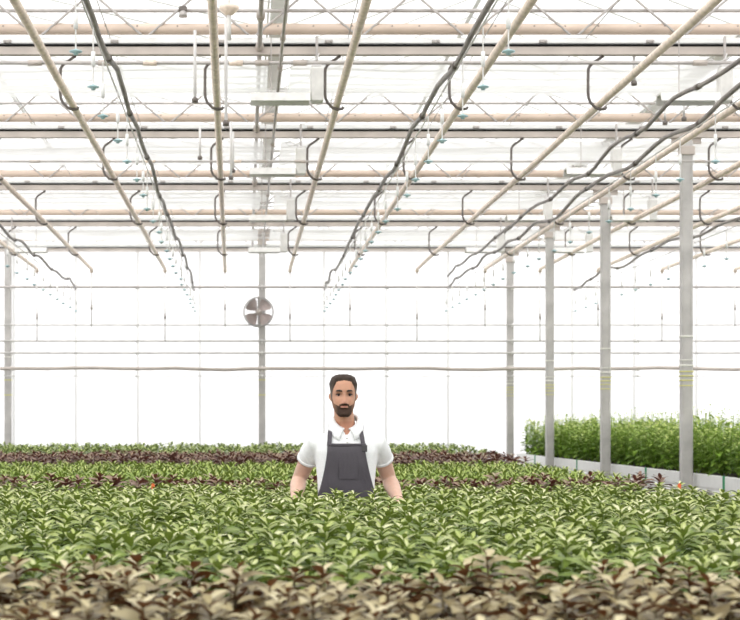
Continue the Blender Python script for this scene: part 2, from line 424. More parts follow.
for nm, X, ks in (('in the row left of centre',.62,(0,1,2,3)),('in the row right of centre',4.19,(0,1,2,3)),('in the rightmost row',5.64,(2,3))):
    for k in ks: lamp(X, TY[k]-.14, 'white reflector lamp %s, girder %s' % (nm, TN[k]))
lamp(-3.85, TY[3]-.14, 'white box lamp at the far left, beside the left edge post', True)

# long thin conduits near the middle, wires, drop tubes
for j, (X, hh, r, l) in enumerate(((.12,3.30,.022,'grey conduit running along roof above middle of house, thicker of two'),(.30,3.12,.014,'thinner grey conduit running along roof beside the thicker one'))):
    e = empty('roof_conduit', (X,30,H(hh)), l, 'pipe')
    MB().tube([(0,0,0),(0,-12,.02),(0,-25,0)], r, 8).obj('pipe', M['grey'], e, True)
    for y in (-4,-8,-12,-15.9,-17):
        MB().tube([(0,y-.06,.01),(0,y+.06,.01)], r*1.7, 8).obj('junction', M['rail'], e, True)
for j, X in enumerate((-3.6,-2.4,-1.2,.9,2.1,3.0,4.5,6.3,7.5)):
    MB_ = MB().tube([(X,4,H(3.40)),(X,30.3,H(3.40))], .005, 5).obj('screen_wire', M['wire'])
    tag(MB_, 'thin taut screen wire along the roof, %s from the left' % ORD[j], 'wire', 'screen wires')
dt_src = None
for (px, y0, y1, Y) in ((195,57,99,13.2),(226,70,122,12.8),(200,136,157,17.6),(231,140,177,17.2),(233,152,170,17.8),(579,140,152,19.5),(665,95,122,16.4),(684,92,118,16.0),(634,57,82,TY[0])):
    a, b = at(px,y0,Y), at(px,y1,Y)
    Lh = .33
    if dt_src is None:
        t = MB().tube([(0,0,0),(0,0,Lh)], .013, 8).obj('drop_tube', M['palegrey'], None, True)
        MB().lathe((0,0,0),[(0,-.03),(.025,-.03),(.028,0),(.014,.015),(0,.015)],10).obj('tube_tip', M['dark'], t, True)
        dt_src = t; o = t
    else: o = copy_tree(dt_src, (0,0,0))
    o.location = b; o.scale = (1,1,(H(3.24)-b.z)/Lh)
    for c in o.children: c.scale = (1,1,Lh/(H(3.24)-b.z))
    tag(o, 'short pale drop tube with black tip hanging from roof', 'tube', 'pale drop tubes')
# bowl-shaped fitting and junction fitting at the top edge
p = at(229,9,12.4)
e = empty('bowl_fitting', p, 'off-white bowl shaped fitting on a short stem under the roof, beside second drop tube', 'fitting')
MB().lathe((0,0,0),[(.015,-.05),(.03,-.045),(.075,-.005),(.08,.02),(.07,.02),(.0,.015)],20).obj('bowl', M['cream'], e, True)
MB().tube([(0,0,-.04),(0,0,-.24)], .017, 10).tube([(0,0,.015),(0,0,H(3.3)-p.z)], .012, 8).obj('stem', M['offwhite'], e, True)
p = at(183,9,TY[0]-.05)
e = empty('pipe_clamp', p, 'dark clamp fitting on the girder rail at the top edge', 'clamp')
MB().bbox((0,0,0),(.07,.06,.05),.01).obj('clamp_body', M['dark'], e); MB().lathe((0,0,-.05),[(0,-.02),(.04,-.02),(.03,.03),(0,.03)],12).obj('clamp_foot', M['grey'], e, True)

# ---------------------------------------------------------------- the fan
p = at(258.5,312,TY[4]-.32)
fan = empty('circulation_fan', p, 'round steel circulation fan mounted on back post left of the man', 'fan')
R = .275
MB().lathe((0,0,0),[(R-.012,-.09),(R+.008,-.10),(R+.016,.0),(R+.008,.09),(R-.012,.085),(R-.010,.0),(R-.012,-.09)],40,'y',False).obj('housing_ring', M['fan'], fan, True)
MB().lathe((0,0,0),[(0,-.07),(.05,-.065),(.062,-.03),(.062,.06),(.04,.10),(0,.10)],20,'y').obj('motor_hub', M['rail'], fan, True)
for b in range(4):
    bl = MB(); a0 = PI/4+b*PI/2
    for j in range(7):
        t = j/6; rr = .055+t*(R-.075)
        half = .40+.2*math.sin(t*PI*.8)
        for i in range(5):
            s = (i/4-.5)*2; a = a0+s*half
            bl.v.append((rr*math.cos(a), -.02+.045*s, rr*math.sin(a)))
    for j in range(6):
        for i in range(4):
            q = j*5+i; bl.f.append((q,q+1,q+6,q+5))
    bl.obj('blade', M['blade'], fan, True)
g = MB()
for rr in (.09,.15,.21,.262):
    g.tube([(rr*math.cos(a*2*PI/36),-.10,rr*math.sin(a*2*PI/36)) for a in range(37)],   .0026, 4, False)
for a in range(12):
    c, s = math.cos(a*PI/6), math.sin(a*PI/6); g.tube([(.03*c,-.102,.03*s),(R*c,-.095,R*s)],   .0026, 4)
g.obj('guard', M['fan'], fan)
MB().bbox((0,.17,.0),(.05,.17,.05),.006).bbox((0,.12,0),(.03,.02,.56),.004).obj('mount_bracket', M['grey'], fan)

# ---------------------------------------------------------------- benches
def bench(x0, x1, y0, y1, ztop, label, side_h=.12, mat='dark', clips=(), legs=True):
    e = empty('growing_bench', ((x0+x1)/2,(y0+y1)/2,0), label, 'bench', 'growing benches')
    w, d = x1-x0, y1-y0
    MB().box((0,0,ztop-side_h+.015),(w-.02,d-.02,.03)).obj('tray', M[mat], e)
    MB().box((0,0,ztop-.035),(w-.05,d-.05,.07)).obj('growing_medium', M['soil'], e)
    for sx, sy, dx, dy in ((0,-1,w,.03),(0,1,w,.03),(-1,0,.03,d),(1,0,.03,d)):
        MB().bbox((sx*(w/2-.015),sy*(d/2-.015),ztop-side_h/2+.02),(dx,dy,side_h),.006).obj('side_board', M[mat], e)
    n = max(2, int(d/2.2)+1)
    src = None
    for i in range(n):
        for sx in (-1,1):
            lx, ly = sx*(w/2-.35), -d/2+.3+i*(d-.6)/(n-1)
            h = ztop-side_h
            if src is None: src = MB().bbox((0,0,h/2),(.05,.05,h),.006).bbox((0,0,.01),(.12,.12,.02),.004).obj('leg', M[mat], e, loc=(lx,ly,0))
            else: inst(src,'leg',(lx,ly,0))
    return e
ZB = .99                                # bench soil height
bench(-2.9, 2.75, 2.35, 8.22, ZB, 'wide bench of bronze and green plants in front of the man')
bench(-2.9, 2.9, 8.95, 10.6, .945, 'bench of green plants just behind the man')
bench(-4.0, 3.05, 10.95, 17.4, .90, 'bench of narrow-leaved plants midway behind the man')
bench(-5.2, 3.9, 17.9, 29.4, .90, 'farthest bench of plants before the white back wall')
rb = bench(5.13, 7.0, 14.2, 30.3, .955, 'raised white-sided bench of tall bushy plants on the right', .15, 'white')
for px in (535,577,646,724):
    # green straps round the side board facing the aisle
    Y = 5.13*F/(px-CX)
    MB().bbox((-.938,Y-22.25,.90),(.012,.06,.165),.003).obj('green_strap', M['green_clip'], rb)
MB().tube([(-.94,-7.5,.78),(-.94,7.5,.78)], .012, 6).obj('lower_pipe', M['grey'], rb, True)

# ---------------------------------------------------------------- plants
def leaf(m, base, az, el, L, W, droop, shade, n=5, fold=.25, roll=0.):
    """one leaf: curved, folded along the midrib"""
    ca, sa = math.cos(az), math.sin(az)
    b0 = len(m.v); e = el; x = 0.; z = 0.; step = L/n
    for i in range(n+1):
        t = i/n
        w = W*.5*(math.sin(PI*min(1,t**.85))**.8 if 0 < t < 1 else (.10 if t == 0 else 0.02))
        up = fold*w
        for s, k in ((-1,0),(0,1),(1,0)):
            lx = x - (up*math.sin(e) if s else 0); ly = s*w; lz = z + (up*math.cos(e) if s else 0) + roll*s*w
            m.v.append((base[0]+lx*ca-ly*sa, base[1]+lx*sa+ly*ca, base[2]+lz))
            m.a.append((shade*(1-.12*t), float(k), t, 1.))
        x += step*math.cos(e); z += step*math.sin(e); e -= droop/n
    for i in range(n):
        a = b0+3*i
        m.f.append((a,a+3,a+4,a+1)); m.f.append((a+1,a+4,a+5,a+2))
def rosette(m, rnd, org, Ht, nl, L, W, e0, e1, sh0, sh1, n=5, stem=True, droop=.7, zlow=.2):
    az = rnd.uniform(0, 6.28); ox, oy, oz = org
    lean = (rnd.uniform(-.025,.025), rnd.uniform(-.025,.025))
    for i in range(nl):
        t = i/(nl-1)
        z = Ht*(zlow+(1-zlow)*t**.8)
        l = L*(1-.62*max(0,(t-.55)/.45)**1.3)*rnd.uniform(.85,1.12)
        el = math.radians(e0+(e1-e0)*t**1.6+rnd.uniform(-10,10))
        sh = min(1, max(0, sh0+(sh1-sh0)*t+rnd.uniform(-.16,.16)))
        leaf(m, (ox+lean[0]*t, oy+lean[1]*t, oz+z), az, el, l, W*l*rnd.uniform(.88,1.1), droop*rnd.uniform(.6,1.3), sh, n, roll=rnd.uniform(-.3,.3))
        az += 2.4+rnd.uniform(-.25,.25)
    if stem:
        k = len(m.v); m.tube([(ox,oy,oz-.01),(ox+lean[0]*.5,oy+lean[1]*.5,oz+Ht*.5),(ox+lean[0],oy+lean[1],oz+Ht)], [.005,.004,.003], 5)
        m.a += [(.55,0.,0.,1.)]*(len(m.v)-k)
def bush(m, rnd, org, Ht, n=2):
    ox, oy, oz = org
    for s in range(6):
        a = rnd.uniform(0,6.28); r = rnd.uniform(.02,.15); h = Ht*rnd.uniform(.72,1.0)
        tx, ty = ox+r*math.cos(a), oy+r*math.sin(a)
        k = len(m.v); m.tube([(ox,oy,oz-.01),(ox+(tx-ox)*.7,oy+(ty-oy)*.7,oz+h*.5),(tx,ty,oz+h)], [.006,.005,.002], 4)
        m.a += [(.4,0.,0.,1.)]*(len(m.v)-k)
        az = rnd.uniform(0,6.28); c = 15
        for i in range(c):
            t = i/(c-1); z = h*(.12+.86*t); f = min(1,z/h)
            bx = ox+(tx-ox)*min(1,f*1.1); by = oy+(ty-oy)*min(1,f*1.1)
            L = .155*(1-.5*t)*rnd.uniform(.8,1.2)
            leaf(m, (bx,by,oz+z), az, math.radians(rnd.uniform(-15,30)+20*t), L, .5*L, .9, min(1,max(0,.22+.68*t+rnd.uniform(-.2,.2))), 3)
            az += 2.4
        if rnd.random() < .55:            # bud stalk standing proud
            e = (tx+rnd.uniform(-.03,.03), ty+rnd.uniform(-.03,.03), oz+h+rnd.uniform(.03,.12))
            k = len(m.v); m.tube([(tx,ty,oz+h), e], [.002,.002], 4); m.a += [(.6,0.,0.,1.)]*(len(m.v)-k)
            for q in range(4): leaf(m, e, q*1.6+rnd.random(), .8, .028, .014, .3, .95, 2)
KIN = {   # kind: builder
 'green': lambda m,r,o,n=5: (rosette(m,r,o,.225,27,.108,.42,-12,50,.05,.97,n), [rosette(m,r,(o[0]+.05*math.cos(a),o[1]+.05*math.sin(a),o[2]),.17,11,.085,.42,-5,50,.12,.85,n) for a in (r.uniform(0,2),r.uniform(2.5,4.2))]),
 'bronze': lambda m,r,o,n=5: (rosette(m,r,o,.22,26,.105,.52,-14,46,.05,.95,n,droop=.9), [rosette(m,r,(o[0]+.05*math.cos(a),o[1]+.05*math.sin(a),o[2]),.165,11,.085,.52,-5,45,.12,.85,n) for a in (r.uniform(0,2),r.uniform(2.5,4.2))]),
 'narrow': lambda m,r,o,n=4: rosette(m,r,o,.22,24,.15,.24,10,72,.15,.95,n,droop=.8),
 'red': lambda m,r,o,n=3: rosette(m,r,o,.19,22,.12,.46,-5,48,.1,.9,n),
 'far': lambda m,r,o,n=3: rosette(m,r,o,.25,18,.15,.34,0,65,.15,.95,n),
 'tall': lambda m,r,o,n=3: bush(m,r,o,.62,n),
}
MATK = {'green':'leaf_green','bronze':'leaf_bronze','narrow':'leaf_narrow','red':'leaf_red','far':'leaf_far','tall':'leaf_tall'}
VAR = {}
for kd in KIN:
    VAR[kd] = []
    for v in range(7):
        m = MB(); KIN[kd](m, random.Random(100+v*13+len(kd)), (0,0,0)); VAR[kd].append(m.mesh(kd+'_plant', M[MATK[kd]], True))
MANX, MANY = .53, 8.56
def place(kd, pts, name, label, cat, group, z, limit=300, rest=None, s0=.88, s1=1.15):
    rnd = random.Random(len(group)*7+3)
    pts = sorted(pts, key=lambda p: p[1])
    if rest:                             # plants just outside the photo's view go with the uncounted rest
        inn = [p for p in pts if xr(p[1], .15)[0] < p[0] < xr(p[1], .15)[1]]; ins = set(inn)
        pts = inn[:limit]+[p for p in inn[limit:]]+[p for p in pts if p not in ins]; limit = min(limit, len(inn))
    for (x, y) in pts[:limit]:
        o = bpy.data.objects.new(name, rnd.choice(VAR[kd])); COL.objects.link(o)
        o.location = (x,y,z); o.rotation_euler = (rnd.uniform(-.06,.06), rnd.uniform(-.06,.06), rnd.uniform(0,6.28)); s = rnd.uniform(s0,s1); o.scale = (s,s,s*rnd.uniform(.92,1.08))
        tag(o, label, cat, group)
    if len(pts) > limit and rest:
        vs = []; fs = []; cs = []
        data = []
        for me in VAR[kd]:
            data.append(([v.co.copy() for v in me.vertices], [tuple(p.vertices) for p in me.polygons], [tuple(d.color) for d in me.color_attributes['leaf'].data]))
        for (x, y) in pts[limit:]:
            V, P, C = rnd.choice(data); n = len(vs); s = rnd.uniform(s0,s1); j = rnd.uniform(-.08,.08)
            Mx = Matrix.Translation((x,y,z)) @ Matrix.Rotation(rnd.uniform(0,6.28),4,'Z') @ Matrix.Scale(s,4)
            vs += [tuple(Mx @ v) for v in V]; fs += [tuple(n+i for i in p) for p in P]; cs += [(min(1,max(0,c[0]+j)),c[1],c[2],1.) for c in C]
        m = MB(); m.v, m.f, m.a = vs, fs, cs
        o = m.obj(rest[0], M[MATK[kd]], None, True); tag(o, rest[1], cat, group, 'stuff')
def grid(x0, x1, y0, y1, dx, dy, jit, marg=1.0, seed=1, skip=None):
    rnd = random.Random(seed); out = []; y = y0; r = 0
    while y <= y1:
        a, b = xr(y, marg); x = x0+(dx/2 if r % 2 else 0)
        while x <= x1:
            px, py = x+rnd.uniform(-jit,jit), y+rnd.uniform(-jit,jit)
            if a < px < b and not (skip and skip(px,py)): out.append((px,py))
            x += dx
        y += dy; r += 1
    return out
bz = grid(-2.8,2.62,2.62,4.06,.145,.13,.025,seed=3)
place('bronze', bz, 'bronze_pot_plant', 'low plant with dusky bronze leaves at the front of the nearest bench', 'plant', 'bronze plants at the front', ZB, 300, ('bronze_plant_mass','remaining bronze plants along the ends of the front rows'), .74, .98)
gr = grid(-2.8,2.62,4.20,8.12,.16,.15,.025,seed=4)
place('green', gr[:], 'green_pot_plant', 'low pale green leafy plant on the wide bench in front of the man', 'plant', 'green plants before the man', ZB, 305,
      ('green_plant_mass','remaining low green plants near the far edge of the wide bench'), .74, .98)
place('green', grid(-2.8,2.85,9.05,10.45,.165,.15,.025,seed=5), '', '', 'plant', 'green plants behind the man', .945, 0, ('green_plant_mass','low green plants on the narrow bench just behind the man'), .74, .98)
rd = grid(-3.8,2.85,11.08,11.5,.17,.19,.03,seed=6,marg=.15)
place('red', rd, 'dark_red_plant', 'dark red leafed plant in the thin row just behind the green plants beside man', 'plant', 'dark red row behind man', .945)
nr = grid(-3.9,2.95,11.8,17.1,.175,.19,.03,seed=7)
place('narrow', nr, 'narrow_leaved_plant', 'bright green narrow-leaved plant on the middle bench behind the man', 'plant', 'narrow-leaved plants behind man', .91, 300,
      ('narrow_plant_mass','remaining narrow-leaved green plants toward the back of the middle bench'), .76, .98)
rf = grid(-5.1,3.2,18.0,21.6,.24,.26,.05,seed=8)
place('red', rf, 'far_red_plant', 'dark red leafed plant in the reddish band on the farthest bench', 'plant', 'reddish band far behind man', .945, 300, ('red_plant_mass','rest of the reddish plant band on the farthest bench'), .95, 1.2)
fr = grid(-5.1,3.5,22.0,29.1,.30,.36,.06,seed=9)
place('far', fr, 'far_green_plant', 'green plant near the white back wall on the farthest bench', 'plant', 'green plants by the back wall', .91, 300, ('far_plant_mass','rest of the green plants at the far end by the back wall'), .85, 1.1)
tl = grid(5.28,6.6,14.4,30.15,.34,.28,.05,seed=10,marg=1.3)
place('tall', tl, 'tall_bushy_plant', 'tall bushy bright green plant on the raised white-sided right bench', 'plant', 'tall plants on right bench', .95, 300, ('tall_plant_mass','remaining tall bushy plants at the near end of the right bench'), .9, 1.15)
# orange plant tags
for (px, py, Y, l) in ((153,486,9.9,'small orange tag among the green plants left of the man'),(692,486,9.6,'small orange tag at the foot of the nearest right post')):
    p = at(px,py,Y); X = min(p.x, 2.6)
    e = empty('plant_tag', (X,Y,ZB), l, 'tag', 'orange plant tags')
    hz = p.z-ZB
    MB().bbox((0,0,hz/2-.01),(.008,.003,hz),.001).obj('stake', M['offwhite'], e)
    t = MB(); t.v = [(-.008,-.004,hz-.018),(.008,-.004,hz-.018),(.011,-.004,hz+.008),(0,-.004,hz+.018),(-.011,-.004,hz+.008),(-.008,.0,hz-.018),(.008,.0,hz-.018),(.011,.0,hz+.008),(0,.0,hz+.018),(-.011,.0,hz+.008)]
    t.f = [(0,1,2,3,4),(9,8,7,6,5)]+[(i,5+i,5+(i+1)%5,(i+1)%5) for i in range(5)]
    t.obj('tag_face', M['orange'], e)

# ---------------------------------------------------------------- the man
def vcol(me, fn, name='skincol'):
    a = me.color_attributes.new(name, 'FLOAT_COLOR', 'POINT')
    for v, d in zip(me.vertices, a.data):
        c = fn(v.co); d.color = (c[0], c[1], c[2], 1.)
def attrmat(name, rough, sss=0., spec=.4, bump=0., bscale=60.):
    m, nt, b = newmat(name)
    a = nt.nodes.new('ShaderNodeAttribute'); a.attribute_name = 'skincol'
    n = nt.nodes.new('ShaderNodeTexNoise'); n.inputs['Scale'].default_value = bscale; n.inputs['Detail'].default_value = 4
    tc = nt.nodes.new('ShaderNodeTexCoord'); nt.links.new(tc.outputs['Object'], n.inputs['Vector'])
    mr = nt.nodes.new('ShaderNodeMapRange'); mr.inputs['To Min'].default_value = .9; mr.inputs['To Max'].default_value = 1.1; nt.links.new(n.outputs['Fac'], mr.inputs['Value'])
    vm = nt.nodes.new('ShaderNodeVectorMath'); vm.operation = 'SCALE'; nt.links.new(a.outputs['Color'], vm.inputs[0]); nt.links.new(mr.outputs[0], vm.inputs['Scale'])
    nt.links.new(vm.outputs[0], b.inputs['Base Color'])
    b.inputs['Roughness'].default_value = rough; b.inputs['Specular IOR Level'].default_value = spec
    if sss:
        b.inputs['Subsurface Weight'].default_value = sss; b.inputs['Subsurface Radius'].default_value = (1,.35,.2); b.inputs['Subsurface Scale'].default_value = .006
    if bump:
        bp = nt.nodes.new('ShaderNodeBump'); bp.inputs['Strength'].default_value = bump; bp.inputs['Distance'].default_value = .006
        nt.links.new(n.outputs['Fac'], bp.inputs['Height']); nt.links.new(bp.outputs['Normal'], b.inputs['Normal'])
    return m
def clothmat(name, c, scale, bump, rough=.8):
    m, nt, b = newmat(name)
    tc = nt.nodes.new('ShaderNodeTexCoord')
    n = nt.nodes.new('ShaderNodeTexNoise'); n.inputs['Scale'].default_value = scale; n.inputs['Detail'].default_value = 2; n.inputs['Distortion'].default_value = .8
    mp = nt.nodes.new('ShaderNodeMapping'); mp.inputs['Scale'].default_value = (1,1,.55); nt.links.new(tc.outputs['Object'], mp.inputs[0]); nt.links.new(mp.outputs[0], n.inputs['Vector'])
    n2 = nt.nodes.new('ShaderNodeTexNoise'); n2.inputs['Scale'].default_value = 220; nt.links.new(tc.outputs['Object'], n2.inputs['Vector'])
    r = nt.nodes.new('ShaderNodeValToRGB'); r.color_ramp.elements[0].color = rgba([v*.8 for v in c]); r.color_ramp.elements[1].color = rgba([min(1,v*1.15) for v in c])
    nt.links.new(n2.outputs['Fac'], r.inputs['Fac']); nt.links.new(r.outputs['Color'], b.inputs['Base Color'])
    bp = nt.nodes.new('ShaderNodeBump'); bp.inputs['Strength'].default_value = bump; bp.inputs['Distance'].default_value = .03
    nt.links.new(n.outputs['Fac'], bp.inputs['Height']); nt.links.new(bp.outputs['Normal'], b.inputs['Normal'])
    b.inputs['Roughness'].default_value = rough; b.inputs['Specular IOR Level'].default_value = .2
    return m
M['skin'] = attrmat('skin', .5, .12)
M['hair'] = plain('hair', (.035,.026,.022), .6, var=.5, scale=120, bump=.5, spec=.3)
M['beard'] = attrmat('beard', .7, spec=.2, bump=.6, bscale=300)
M['shirt'] = clothmat('white_pique', (.86,.87,.88), 9, .45)
M['apron'] = clothmat('charcoal_denim', (.088,.080,.092), 8, .4)
M['trousers'] = clothmat('dark_trousers', (.05,.05,.06), 8, .3)
M['cable2'] = plain('buckle_grey', (.055,.05,.055), .4)
M['eye'] = plain('eye_dark', (.02,.013,.01), .15, var=.2)
M['eyewhite'] = plain('eye_white', (.30,.25,.22), .3, var=.02)
M['shoe'] = plain('shoe', (.04,.035,.03), .5)

HX = -.015; HZ = 1.580; HY = -.012                 # chin height; the face looks towards -y
def interp(tab, t):
    if t <= tab[0][0]: return tab[0][1:]
    for a, b in zip(tab, tab[1:]):
        if t <= b[0]:
            f = (t-a[0])/(b[0]-a[0]); f = f*f*(3-2*f)*.5+f*.5
            return [p+(q-p)*f for p, q in zip(a[1:], b[1:])]
    return tab[-1][1:]
HT = [(0,.014,.080,-.048),(.008,.025,.088,-.03),(.022,.0355,.092,.0),(.045,.048,.091,.045),(.07,.057,.090,.070),(.10,.0625,.089,.086),(.13,.0665,.089,.095),(.16,.0685,.089,.097),(.182,.066,.082,.093),(.203,.057,.066,.078),(.217,.039,.045,.055),(.225,.015,.02,.025)]
WARP = [(0,0),(.0675,.0575),(.131,.1185),(.192,.189),(.225,.219)]
def warp(t, inv=False):
    if t <= 0: return t
    for (a, c), (b, d) in zip(WARP, WARP[1:]):
        if inv: a, b, c, d = c, d, a, b
        if t <= b: return c+(d-c)*(t-a)/(b-a)
    return d+(t-b)
def G(x, s): return math.exp(-(x/s)**2)
def head_pt(t, a, off=0.):
    """point of the head surface at height t over the chin; a = 0 is straight ahead"""
    w, f, b = interp(HT, t)
    c = (f-b)/2; d = (f+b)/2; ex = 2.25
    sa, ca = math.sin(a), math.cos(a)
    q = (abs(sa)**ex+abs(ca)**ex)**(-1/ex)
    x = (w+off)*sa*q; y = c+(d+off)*ca*q
    if ca > 0:
        k = ca**1.2
        nw = .0085 if t > .115 else .0125
        nose = 0
        if .074 < t < .14: nose = (.005+.020*(.14-t)/.05 if t > .09 else .025*max(0,(t-.074)/.016)**.6)*G(x,nw)
        y += nose
        for s in (-1,1):
            y += (-.0105*G(x-s*.028,.0155)*G(t-.130,.0105) + .0045*G(x-s*.027,.022)*G(t-.149,.008)
                  + .0045*G(x-s*.043,.018)*G(t-.105,.016) - .003*G(x-s*.040,.015)*G(t-.065,.02) + .006*G(x-s*.013,.006)*G(t-.084,.007))*k
        y += (.0065*G(t-.0735,.0045)+.0075*G(t-.0615,.005)-.003*G(t-.0675,.002))*G(x,.017)
        y += -.005*G(t-.047,.007)*G(x,.025)+.006*G(t-.018,.014)*G(x,.02)
    return Vector((x+HX, HY-y, HZ+warp(t)))
def loft(m, secs, n=28, ex=2.3, cx=0.):
    base = len(m.v)
    for z, w, f, b in secs:
        for j in range(n):
            a = 2*PI*j/n; sa, ca = math.sin(a), math.cos(a)
            q = (abs(sa)**ex+abs(ca)**ex)**(-1/ex)
            m.v.append((cx+w*sa*q, -((f-b)/2+(f+b)/2*ca*q), z))
    for i in range(len(secs)-1):
        for j in range(n):
            p = base+i*n+j; q = base+i*n+(j+1)%n
            m.f.append((p,q,q+n,p+n))
    m.f.append(tuple(base+j for j in range(n-1,-1,-1))); m.f.append(tuple(base+(len(secs)-1)*n+j for j in range(n)))
def fuse(m, name, voxel, mat, parent, smooth=6):
    """close all volumes into one continuous skin"""
    me = m.mesh(name+'_raw', None); o = bpy.data.objects.new(name+'_raw', me); COL.objects.link(o)
    r = o.modifiers.new('r','REMESH'); r.mode = 'VOXEL'; r.voxel_size = voxel; r.use_smooth_shade = True
    s = o.modifiers.new('s','SMOOTH'); s.iterations = smooth; s.factor = .5
    dg = bpy.context.evaluated_depsgraph_get(); dg.update()
    new = bpy.data.meshes.new_from_object(o.evaluated_get(dg)); new.name = name
    bpy.data.objects.remove(o); bpy.data.meshes.remove(me)
    new.materials.clear(); new.materials.append(mat)
    n = bpy.data.objects.new(name, new); COL.objects.link(n); n.parent = parent
    return n
TS = [(.86,.165,.105,.115),(.95,.160,.105,.115),(1.05,.146,.104,.098),(1.15,.139,.102,.088),(1.25,.143,.106,.092),(1.33,.152,.108,.100),(1.40,.163,.104,.102),(1.445,.160,.088,.092),(1.475,.132,.070,.082),(1.50,.092,.058,.070),(1.525,.064,.050,.060)]
ARM = {}
for s in (-1,1):
    ARM[s] = dict(sh=Vector((s*.168,.005,1.437)), el=Vector((s*.247,.165,1.238)), wr=Vector((s*.270,-.075,1.150)))
man = empty('man', (MANX+.005,MANY,0), 'bearded man in white polo and charcoal apron standing among the plants, hands on leaves', 'person')
bm_ = MB()
# head
rows = 70; cols = 72
ts = [.225*(i/(rows-1)) for i in range(rows)]
b0 = len(bm_.v)
for t in ts:
    for j in range(cols): bm_.v.append(tuple(head_pt(t, 2*PI*j/cols)))
for i in range(rows-1):
    for j in range(cols):
        p = b0+i*cols+j; q = b0+i*cols+(j+1)%cols; bm_.f.append((p,p+cols,q+cols,q))
bm_.f.append(tuple(b0+j for j in range(cols))); bm_.f.append(tuple(b0+(rows-1)*cols+j for j in range(cols-1,-1,-1)))
for s in (-1,1):                        # ears
    bm_.tube([(HX+s*.060,HY-.003,HZ+.088),(HX+s*.064,HY+.004,HZ+.095),(HX+s*.068,HY+.010,HZ+.108),(HX+s*.0695,HY+.012,HZ+.120),(HX+s*.065,HY+.006,HZ+.130)], [.005,(.007,.010),(.006,.015),(.006,.013),.005], 10)
# neck and trunk
bm_.tube([(HX,HY+.025,HZ+.07),(HX*.7,HY+.022,HZ+.01),(HX*.2,.012,1.54),(0,.008,1.50),(0,.005,1.44)], [(.050,.050),(.052,.053),(.054,.056),(.062,.064),(.075,.075)], 24, flat=(1,0,0))
loft(bm_, TS, 36)
for s in (-1,1):                        # legs, feet
    bm_.tube([(s*.085,.0,.92),(s*.09,-.0,.80),(s*.095,-.01,.50),(s*.10,.01,.30),(s*.10,.02,.10),(s*.10,.0,.05)], [.10,.092,.062,.058,.042,.04], 18)
    bm_.tube([(s*.10,.06,.045),(s*.105,-.05,.045),(s*.115,-.16,.035)], [.035,.042,.03], 14)
    A = ARM[s]; sh, el, wr = A['sh'], A['el'], A['wr']
    bm_.tube([sh+Vector((-s*.07,0,.005)), sh, sh+(el-sh)*.35, sh+(el-sh)*.75, el+(el-sh)*.02], [.054,.055,.048,.043,.039], 18)
    bm_.tube([el-(wr-el)*.06, el+(wr-el)*.22, el+(wr-el)*.55, wr-(wr-el)*.1, wr+(wr-el)*.03], [.038,.0435,.039,.029,(.021,.028)], 18, flat=(0,0,1))
    # hand: palm then four fingers and a thumb curling down over the leaves
    fd = Vector((s*.05,-.86,-.42)).normalized(); side = Vector((1,0,0)); side = (side-fd*side.dot(fd)).normalized(); dn = Vector((0,-.25,-1)).normalized()
    pc = wr+fd*.085
    bm_.tube([wr-fd*.01, wr+fd*.03, wr+fd*.07, pc+fd*.012], [(.018,.026),(.015,.036),(.0135,.041),(.011,.039)], 18, flat=tuple(dn))
    for q, (u, ln) in enumerate(((-.0315,.068),(-.0105,.077),(.0105,.072),(.0315,.056))):
        u2 = u*s*-1 if s > 0 else u
        r0 = pc+side*u2+side*(u2*.12)
        d1 = (fd+side*u2*4+dn*.18).normalized(); d2 = (fd*.75+dn*.65+side*u2*3).normalized(); d3 = (fd*.35+dn*.95).normalized()
        p1 = r0-fd*.015; p2 = r0+d1*ln*.46; p3 = p2+d2*ln*.32; p4 = p3+d3*ln*.26
        bm_.tube([p1,r0,p2,p3,p4,p4+d3*.005], [.0095,.0092,.0085,.0078,.0068,.004], 10)
    ti = -s
    tb = wr+fd*.028+side*(ti*.030)
    t1 = tb+(fd*.75+side*ti*.62+dn*.3).normalized()*.036; t2 = t1+(fd*.9+side*ti*.25+dn*.45).normalized()*.028
    bm_.tube([tb-side*ti*.015,tb,t1,t2,t2+fd*.006], [.013,.014,.0105,.009,.004], 10)
def skin_c(co):
    t = warp(co.z-HZ, True); x, y = co.x-HX, co.y
    c = Vector((.51,.27,.175))
    if t > -.02 and y < .03:
        fx = G(abs(x)-.036,.022)*G(t-.10,.022); c = c.lerp(Vector((.64,.34,.235)), .6*fx)        # cheeks
        c = c.lerp(Vector((.62,.29,.22)), .6*G(x,.016)*G(t-.090,.012))
        c = c.lerp(Vector((.45,.165,.14)), .85*G(x,.020)*G(t-.0675,.0085))
        for s in (-1,1): c = c.lerp(Vector((.20,.09,.06)), .85*G(x-s*.028,.019)*G(t-.133,.011))  # shade of the eye sockets, painted into the skin colour
        c = c.lerp(Vector((.17,.08,.055)), .75*G(abs(x)-.0085,.005)*G(t-.0775,.004))
    elif t < -.02: c = Vector((.46,.215,.135))
    if t < -.25: c = Vector((.66,.43,.33))
    return c
body = fuse(bm_, 'body', .0042, M['skin'], man, 4)
vcol(body.data, skin_c)
